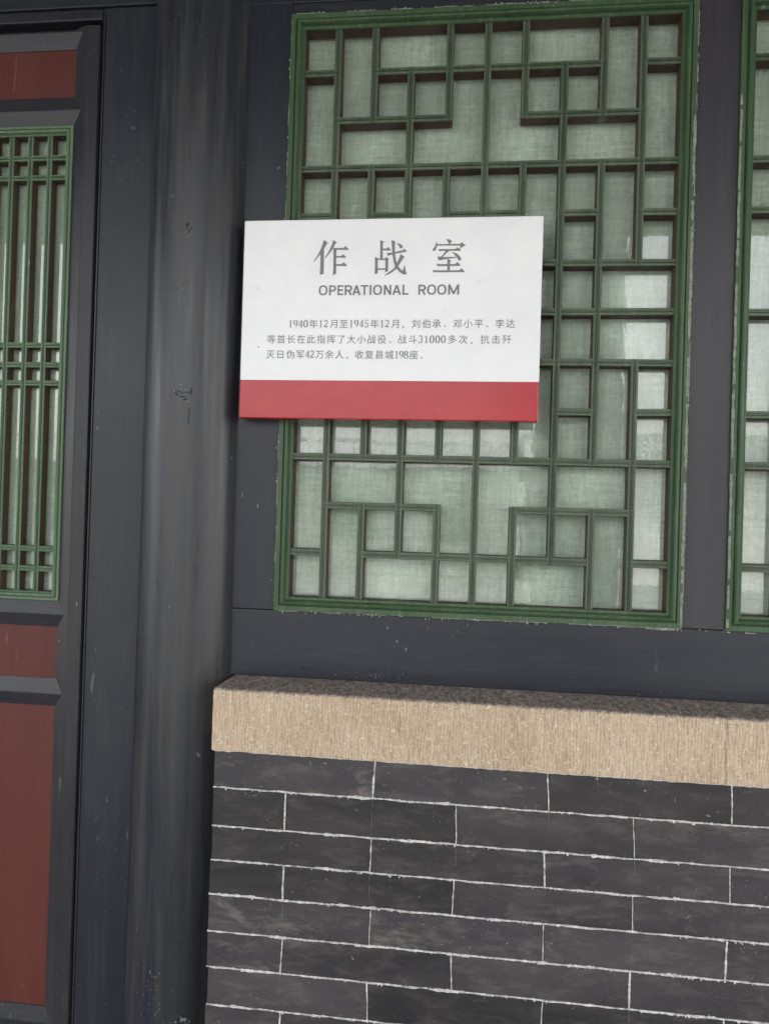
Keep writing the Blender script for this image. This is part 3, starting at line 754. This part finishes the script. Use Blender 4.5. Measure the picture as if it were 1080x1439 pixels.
for r in range(len(JZ)-1):
    zt, zb = JZ[r], JZ[r+1]
    x = -.1617 if r % 2 == 0 else -.0192
    xs = [x+rb.uniform(-.002, .002)+k*.2955 for k in range(-1 if r % 2 else 0, 6)]
    xs = [a for a in xs if a < XE-.05 and a > -.44]
    seg = [-.449+rb.uniform(-.002, .002)]+xs+[XE]
    for a, b in zip(seg[:-1], seg[1:]):
        brick(a, b, zb, zt, rb.uniform(0, 90))
    for a in xs:
        sl = rb.uniform(-.0018, .0018); full = rb.random()
        wv = rb.choice((.0012, .0017, .0026))
        mort.append(ribbon_verts((a+sl, zb+.0015), (a-sl, zt-.0015), wv, -.1162-rb.uniform(0, .00008), .0009, .0018, rb, .12 if full > .8 else -.01, .5, 1.1))
        # faint continuation of paint drips into the next course
        if rb.random() < .6: hair.append(ribbon_verts((a+sl, zb-.001), (a+sl*2, zb-rb.uniform(.02, .055)), .0008, -.1162, .0006, .002, rb, .25, .5, .8))
    mort.append(ribbon_verts((seg[0], zb), (XE, zb), .0023, -.1161, .0013, .0014, rb, -.01, .5, 1.25))
    for _ in range(26):
        xx = rb.uniform(-.44, .6); mort.append(ribbon_verts((xx, zb+.0004), (xx+rb.uniform(-.001, .001), zb-rb.uniform(.0018, .0042)), rb.uniform(.0010, .0026), -.1163-rb.uniform(0, .0001), .0004, .0010, rb, -.01, .5, 1.2))
    # blobs
    for _ in range(9):
        xx = rb.uniform(-.44, .6); mort.append(ribbon_verts((xx, zb+rb.uniform(-.0006, .001)), (xx+rb.uniform(.008, .05), zb+rb.uniform(-.0006, .001)), .0034, -.1165-rb.uniform(0, .0003), .0010, .0014, rb, .05, .5, 1.3))
mort.append(ribbon_verts((-.449, 1.0262), (XE, 1.0262), .0022, -.1163, .0010, .0014, rb, -.01, .5, 1.2))
strips('mortar_joints', mort, M['mortar'], bw, .0030)
strips('drip_lines', hair, M['smear'], bw, .0012)
fl = []
for _ in range(34):
    cx, cz = rb.uniform(-.44, .55), rb.uniform(.5, 1.02)
    for _ in range(rb.randint(1, 7)): fl.append((cx+rb.gauss(0, .012), cz+rb.gauss(0, .004), rb.uniform(.0005, .0018)))
strips('lime_spots', flecks(fl, rb, -.1164, .7), M['smear'], bw, .0016)
fl2 = [(x, z, s*.5) for (x, z, s) in fl if rb.random() < .45]
strips('lime_spots', flecks(fl2, rb, -.1167, .7), M['chip'], bw, .0016)

# ================================================================== SIGN
SGX, SGZ = -.171, 1.628
SW2, SH = .2772, .3725
YS, YB = -.0350, -.0118
sg = thing('information_sign', 'white rectangular sign with grey Chinese lettering, OPERATIONAL ROOM and a red band along the bottom', 'sign', (SGX, YS, SGZ))
sg.rotation_euler = (0, R(-.10), 0)
def rbox(name, x0, x1, z0, z1, mat, y0=YS, y1=YB, bev=.0022, only=None):
    bm = bmesh.new(); bmesh.ops.create_cube(bm, size=1)
    for v in bm.verts: v.co = Vector((x0 if v.co.x < 0 else x1, (y0 if v.co.y < 0 else y1)-YS, z0 if v.co.z < 0 else z1))
    ed = [e for e in bm.edges if only is None or only(e)]
    bmesh.ops.bevel(bm, geom=ed, offset=bev, segments=4, profile=.5, affect='EDGES')
    return bm_link(name, bm, mat, sg)
BZ = .0718
mid = lambda e: (e.verts[0].co+e.verts[1].co)/2
rbox('panel', -SW2, SW2, BZ, SH, M['sign'], only=lambda e: not abs(mid(e).z-BZ) < 1e-5)
rbox('red_band', -SW2, SW2, 0, BZ-.0002, M['band'], only=lambda e: not abs(mid(e).z-(BZ-.0002)) < 1e-5)
for x in (-.24, .24):
    for z in (.03, .34):
        pass
HEAD = [[[[-1243,3337],[-1166,3287],[-1228,3182],[-1285,3089],[-1357,3001],[-1415,2928],[-1422,2943],[-1358,3041],[-1306,3139],[-1260,3266]],[[-1292,3099],[-1233,3177],[-1230,3000],[-1228,2705],[-1300,2684],[-1294,2804],[-1296,3070]],[[-1068,3328],[-994,3292],[-1035,3244],[-1058,3180],[-1135,3078],[-1197,3000],[-1214,3005],[-1155,3098],[-1109,3195],[-1076,3279]],[[-1058,3183],[-865,3181],[-831,3220],[-765,3152],[-779,3146],[-1057,3151]],[[-1053,3156],[-998,3155],[-998,2998],[-992,2708],[-1050,2674],[-1046,2851]],[[-999,3032],[-900,3034],[-868,3065],[-817,3016],[-824,3001],[-998,3005]],[[-997,2880],[-890,2884],[-856,2918],[-795,2859],[-802,2844],[-996,2851]]],[[[-184,3317],[-116,3294],[-133,3253],[-128,2970],[-173,2971],[-180,3185]],[[-132,3160],[-58,3159],[-30,3191],[21,3132],[11,3125],[-131,3130]],[[-270,3015],[-220,2983],[-219,2951],[-213,2708],[-269,2687],[-266,2845]],[[-221,2979],[-82,2977],[-64,3008],[-11,2969],[-29,2945],[-221,2953]],[[-77,2960],[-26,2959],[-23,2745],[-74,2721]],[[-219,2795],[-70,2797],[-69,2770],[-218,2769]],[[-53,3079],[37,3081],[250,3127],[259,3156],[314,3112],[304,3100],[77,3061],[-35,3028]],[[25,3314],[97,3289],[89,3221],[93,3085],[115,2968],[151,2851],[202,2780],[250,2741],[285,2859],[300,2752],[326,2694],[298,2677],[254,2683],[184,2729],[113,2812],[73,2929],[49,3066],[38,3202]],[[199,3055],[275,3010],[208,2909],[157,2822],[105,2764],[9,2696],[-66,2663],[-83,2670],[-1,2726],[85,2793],[140,2890],[181,2987]],[[124,3258],[183,3244],[238,3205],[234,3176],[210,3157],[185,3169],[170,3206]]],[[[1033,3316],[1090,3316],[1135,3286],[1121,3253],[1093,3229],[1076,3239],[1063,3278]],[[856,3285],[872,3231],[870,3193],[837,3111],[798,3107],[785,3126],[825,3184],[847,3241]],[[869,3231],[1290,3229],[1308,3260],[1386,3204],[1353,3183],[1306,3164],[1278,3130],[1262,3135],[1291,3169],[1290,3200],[870,3204]],[[891,3139],[1206,3136],[1239,3169],[1263,3140],[1307,3120],[1298,3103],[928,3107],[909,3098]],[[1025,3108],[1092,3107],[1036,3056],[975,2994],[956,2979],[894,2980],[879,2999],[951,3001],[997,3056]],[[882,2997],[980,2991],[1210,2991],[1230,2977],[1048,2959],[905,2931]],[[1141,3082],[1199,3069],[1267,3025],[1312,2966],[1310,2937],[1289,2923],[1270,2928],[1240,2977],[1180,3045]],[[866,2874],[917,2862],[1205,2859],[1250,2898],[1301,2841],[1292,2827],[884,2827]],[[1063,2959],[1126,2931],[1115,2901],[1112,2742],[1066,2742]],[[802,2754],[852,2748],[1285,2745],[1324,2783],[1386,2720],[1377,2714],[810,2715]]]]
def lettering(name, polys, mat, y=-.0006, back=.0004):
    V, Fc = [], []; 
    for n_, p in enumerate(polys):
        yy = y-.00005*(n_ % 12); k = len(V); m = len(p)
        V += [(x, yy, z) for x, z in p]; V += [(x, back, z) for x, z in p]
        for t3 in tessellate_polygon([[Vector((x, z, 0)) for x, z in p]]):
            a, b, c = t3; (ax, az), (bx, bz), (cx, cz) = p[a], p[b], p[c]
            if (bx-ax)*(cz-az)-(bz-az)*(cx-ax) < 0: b, c = c, b
            Fc.append((k+a, k+b, k+c))
        for i in range(m): Fc.append((k+i, k+(i+1) % m, k+m+(i+1) % m, k+m+i))
    return link(name, V, Fc, mat, sg)
def text_mesh(s, size, offset=0.0, xs=1.0):
    cu_ = bpy.data.curves.new('t', 'FONT'); cu_.body = s; cu_.size = size; cu_.offset = offset; cu_.resolution_u = 3
    cu_.align_x = 'CENTER'
    ob = bpy.data.objects.new('t', cu_); S.collection.objects.link(ob)
    dg = bpy.context.evaluated_depsgraph_get(); me = bpy.data.meshes.new_from_object(ob.evaluated_get(dg))
    bpy.data.objects.remove(ob)
    V = [(v.co.x*xs, v.co.y) for v in me.vertices]; Fc = [tuple(p.vertices) for p in me.polygons]
    return V, Fc
for g in HEAD: lettering('heading_character', [[(x*1e-4, z*1e-4) for x, z in p] for p in g], M['ink'])['kind'] = 'stuff'
# english line
def arc(cx, cz, rx, rz, a0, a1, n=14):
    return [(cx+rx*math.cos(R(a0+(a1-a0)*i/n)), cz+rz*math.sin(R(a0+(a1-a0)*i/n))) for i in range(n+1)]
TW = .175
def oval(w): return [(w/2+(w/2-TW/2)*math.copysign(abs(math.cos(t))**.8, math.cos(t)), .5+(.5-TW/2+.01)*math.copysign(abs(math.sin(t))**.8, math.sin(t))) for t in [k*math.pi/16 for k in range(33)]]
def bowl(w): return [(.08, .91), (w*.55, .91)]+[(w*.55+(w*.45-TW/2)*math.sin(a), .68+.23*math.cos(a)) for a in [k*math.pi/10 for k in range(1, 10)]]+[(w*.55, .45), (.08, .45)]
LET = {'O': lambda w: [oval(w)], 'P': lambda w: [[(TW/2, 0), (TW/2, 1)], bowl(w)], 'R': lambda w: [[(TW/2, 0), (TW/2, 1)], bowl(w), [(w*.52, .46), (w-TW*.5, 0)]],
       'E': lambda w: [[(TW/2, 0), (TW/2, 1)], [(0.1, .915), (w, .915)], [(.1, .51), (w*.93, .51)], [(.1, .085), (w, .085)]],
       'A': lambda w: [[(TW*.5, 0), (w/2, .97)], [(w-TW*.5, 0), (w/2, .97)], [(w*.22, .29), (w*.78, .29)]], 'T': lambda w: [[(0, .915), (w, .915)], [(w/2, 0), (w/2, .95)]],
       'I': lambda w: [[(w/2, 0), (w/2, 1)]], 'N': lambda w: [[(TW/2, 0), (TW/2, 1)], [(w-TW/2, 0), (w-TW/2, 1)], [(TW*.6, .95), (w-TW*.6, .05)]],
       'L': lambda w: [[(TW/2, 0), (TW/2, 1)], [(.1, .085), (w, .085)]], 'M': lambda w: [[(TW/2, 0), (TW/2, 1)], [(w-TW/2, 0), (w-TW/2, 1)], [(TW*.6, .95), (w/2, .08)], [(w-TW*.6, .95), (w/2, .08)]]}
eV, eF = [], []; q = 0
for ch, a, b in (('O', 85, 139), ('P', 150, 194), ('E', 203, 240), ('R', 249, 295), ('A', 297, 348), ('T', 349, 396), ('I', 405, 416), ('O', 427, 482), ('N', 494, 539), ('A', 546, 600), ('L', 609, 646),
                 ('R', 707, 753), ('O', 761, 816), ('O', 823, 878), ('M', 890, 956)):
    hgt = .0187; w_ = (b-a)/62.; x_ = -.1308+(a-85)/871.*.2598
    for line in LET[ch](w_):
        k0 = len(eV); n = len(line); yy = -.0005-.00006*(q % 9); q += 1; closed = abs(line[0][0]-line[-1][0])+abs(line[0][1]-line[-1][1]) < 1e-4
        for i, (x, z) in enumerate(line):
            a_ = line[max(0, i-1)]; b_ = line[min(n-1, i+1)]
            if closed and i in (0, n-1): a_, b_ = line[n-2], line[1]
            dx, dz = b_[0]-a_[0], b_[1]-a_[1]; L = math.hypot(dx, dz); dx /= L; dz /= L; tw = TW*(1 if abs(dz) > .4 else .88)
            for sg_ in (1, -1): eV.append((x_+(x-dz*tw/2*sg_)*hgt, yy, .2302+(z+dx*tw/2*sg_)*hgt))
        for i in range(n-1): eF.append((k0+2*i, k0+2*i+1, k0+2*i+3, k0+2*i+2))
link('english_lettering', eV, eF, M['ink'], sg)['kind'] = 'stuff'
# body text: Chinese characters one by one, serif digits drawn as tapering strokes
def arc(cx, cz, rx, rz, a0, a1, n=14):
    return [(cx+rx*math.cos(R(a0+(a1-a0)*i/n)), cz+rz*math.sin(R(a0+(a1-a0)*i/n))) for i in range(n+1)]
DG = {'0': [(arc(.25, .36, .19, .36, 0, 360, 24), 'o')],
      '1': [([(.13, .60), (.25, .68), (.27, .70)], .05), ([(.26, .70), (.26, .03)], .10), ([(.12, .015), (.40, .015)], .04)],
      '2': [(arc(.24, .53, .17, .18, 170, -30, 12)+[(.30, .32), (.08, .06)], .08), ([(.07, .05), (.42, .05)], .09), ([(.42, .05), (.44, .17)], .04)],
      '3': [(arc(.23, .54, .15, .17, 160, -80, 12), .08), (arc(.23, .20, .18, .19, 80, -160, 12), .08)],
      '4': [([(.33, .72), (.04, .22)], .05), ([(.04, .21), (.46, .21)], .055), ([(.34, .70), (.34, .02)], .10), ([(.22, .015), (.44, .015)], .035)],
      '5': [([(.12, .70), (.42, .70)], .07), ([(.12, .70), (.10, .38)], .045), (arc(.23, .22, .19, .21, 130, -160, 14), .08)],
      '8': [(arc(.25, .54, .15, .17, 0, 360, 16), 'o'), (arc(.25, .19, .19, .19, 0, 360, 18), 'o')],
      '9': [(arc(.25, .50, .18, .21, 0, 360, 18), 'o'), (arc(.16, .44, .27, .42, 10, -75, 10), .07)]}
bV, bF = [], []
def stroke(pts, w, ox, oz, s, sx=1.0):
    n = len(pts); k = len(bV)
    for i, (x, z) in enumerate(pts):
        a = pts[max(0, i-1)]; b = pts[min(n-1, i+1)]
        if w == 'o' and i in (0, n-1): a, b = pts[n-2], pts[1]
        dx, dz = b[0]-a[0], b[1]-a[1]; L = math.hypot(dx, dz) or 1; dx /= L; dz /= L
        ww = (.045+.075*abs(dz)**1.5) if w == 'o' else w
        for sg_ in (1, -1): bV.append((ox+(x-dz*ww/2*sg_)*s*sx, -.0005, oz+(z+dx*ww/2*sg_)*s))
    for i in range(n-1): bF.append((k+2*i, k+2*i+1, k+2*i+3, k+2*i+2))
cache = {}
def put_char(ch, cx, bz, s=.0172):
    if ch in DG:
        for pts, w in DG[ch]: stroke(pts, w, cx-.25*.0192, bz, .0186, .95)
        return
    if ch == '，': stroke([(.10, .10), (.14, .05), (.10, -.10)], .11, cx-.006, bz, .0172); return
    if ch == '、': stroke([(.06, .16), (.22, .02)], .10, cx-.006, bz, .0172); return
    if ch == '。': stroke(arc(.12, .06, .08, .08, 0, 360, 12), .04, cx-.006, bz, .0172); return
    if ch not in cache: cache[ch] = text_mesh(ch, s, 0)
    V, Fc = cache[ch]
    xa, xb = min(v[0] for v in V), max(v[0] for v in V)
    k = len(bV)
    for x, z in V: bV.append((cx+(x-(xa+xb)/2), -.0005, bz+z))
    for f in Fc: bF.append(tuple(k+i for i in f))
PX = 1/761.0
LX = lambda px, z: -.1871+(px-405)*.001314
def run(items, bz0, slope):
    for ch, px in items:
        x = LX(px, 0); put_char(ch, x, bz0+slope*(x+.19))
def seq(start, s, a, b):
    out = []; x = start
    for ch in s:
        w = b if ch in '0123456789' else a
        out.append((ch, x+w/2)); x += w
    return out
run(seq(405, '1940年12月至1945年12月，刘伯承、邓小平、李达', 14.5, 7.3), .1706, 0.0)
run(seq(373.6, '等首长在此指挥了大小战役、战斗', 14.45, 7.9)+seq(590.5, '31000', 14.5, 7.9)+seq(630.5, '多次，抗击歼', 15.0, 7.9), .1418, .0)
run(seq(373.2, '灭日伪军', 14.4, 6.5)+seq(431, '42', 14.4, 6.7)+seq(444.5, '万余人，收复县城', 14.2, 6.5)+seq(558, '198', 14, 6.7)+seq(578, '座。', 14, 7), .1134, .0)
link('body_lettering', bV, bF, M['ink2'], sg)
# smudges and nicks on the face
rs = random.Random(9); fl = []
for (x, z, s_) in ((.105, .203, .0011), (.262, .093, .0011), (-.243, .133, .0016), (-.195, .3655, .0007), (-.20, .33, .0012), (.10, .085, .0008)):
    fl.append((x, z, s_))
o = flecks([(SGX+x, SGZ+z, s_) for x, z, s_ in fl], rs, YS-.0003, 1.2)
V, Fc = [], []
for vs, fs in o:
    k = len(V); V += [(x-SGX, y-YS, z-SGZ) for x, y, z in vs]; Fc += [tuple(k+i for i in f) for f in fs]
t = fixn(link('nicks', V, Fc, M['smear'], sg)); t['kind'] = 'stuff'
for ob in S.objects:
    if ob.name.startswith(('english', 'body_')) : pass
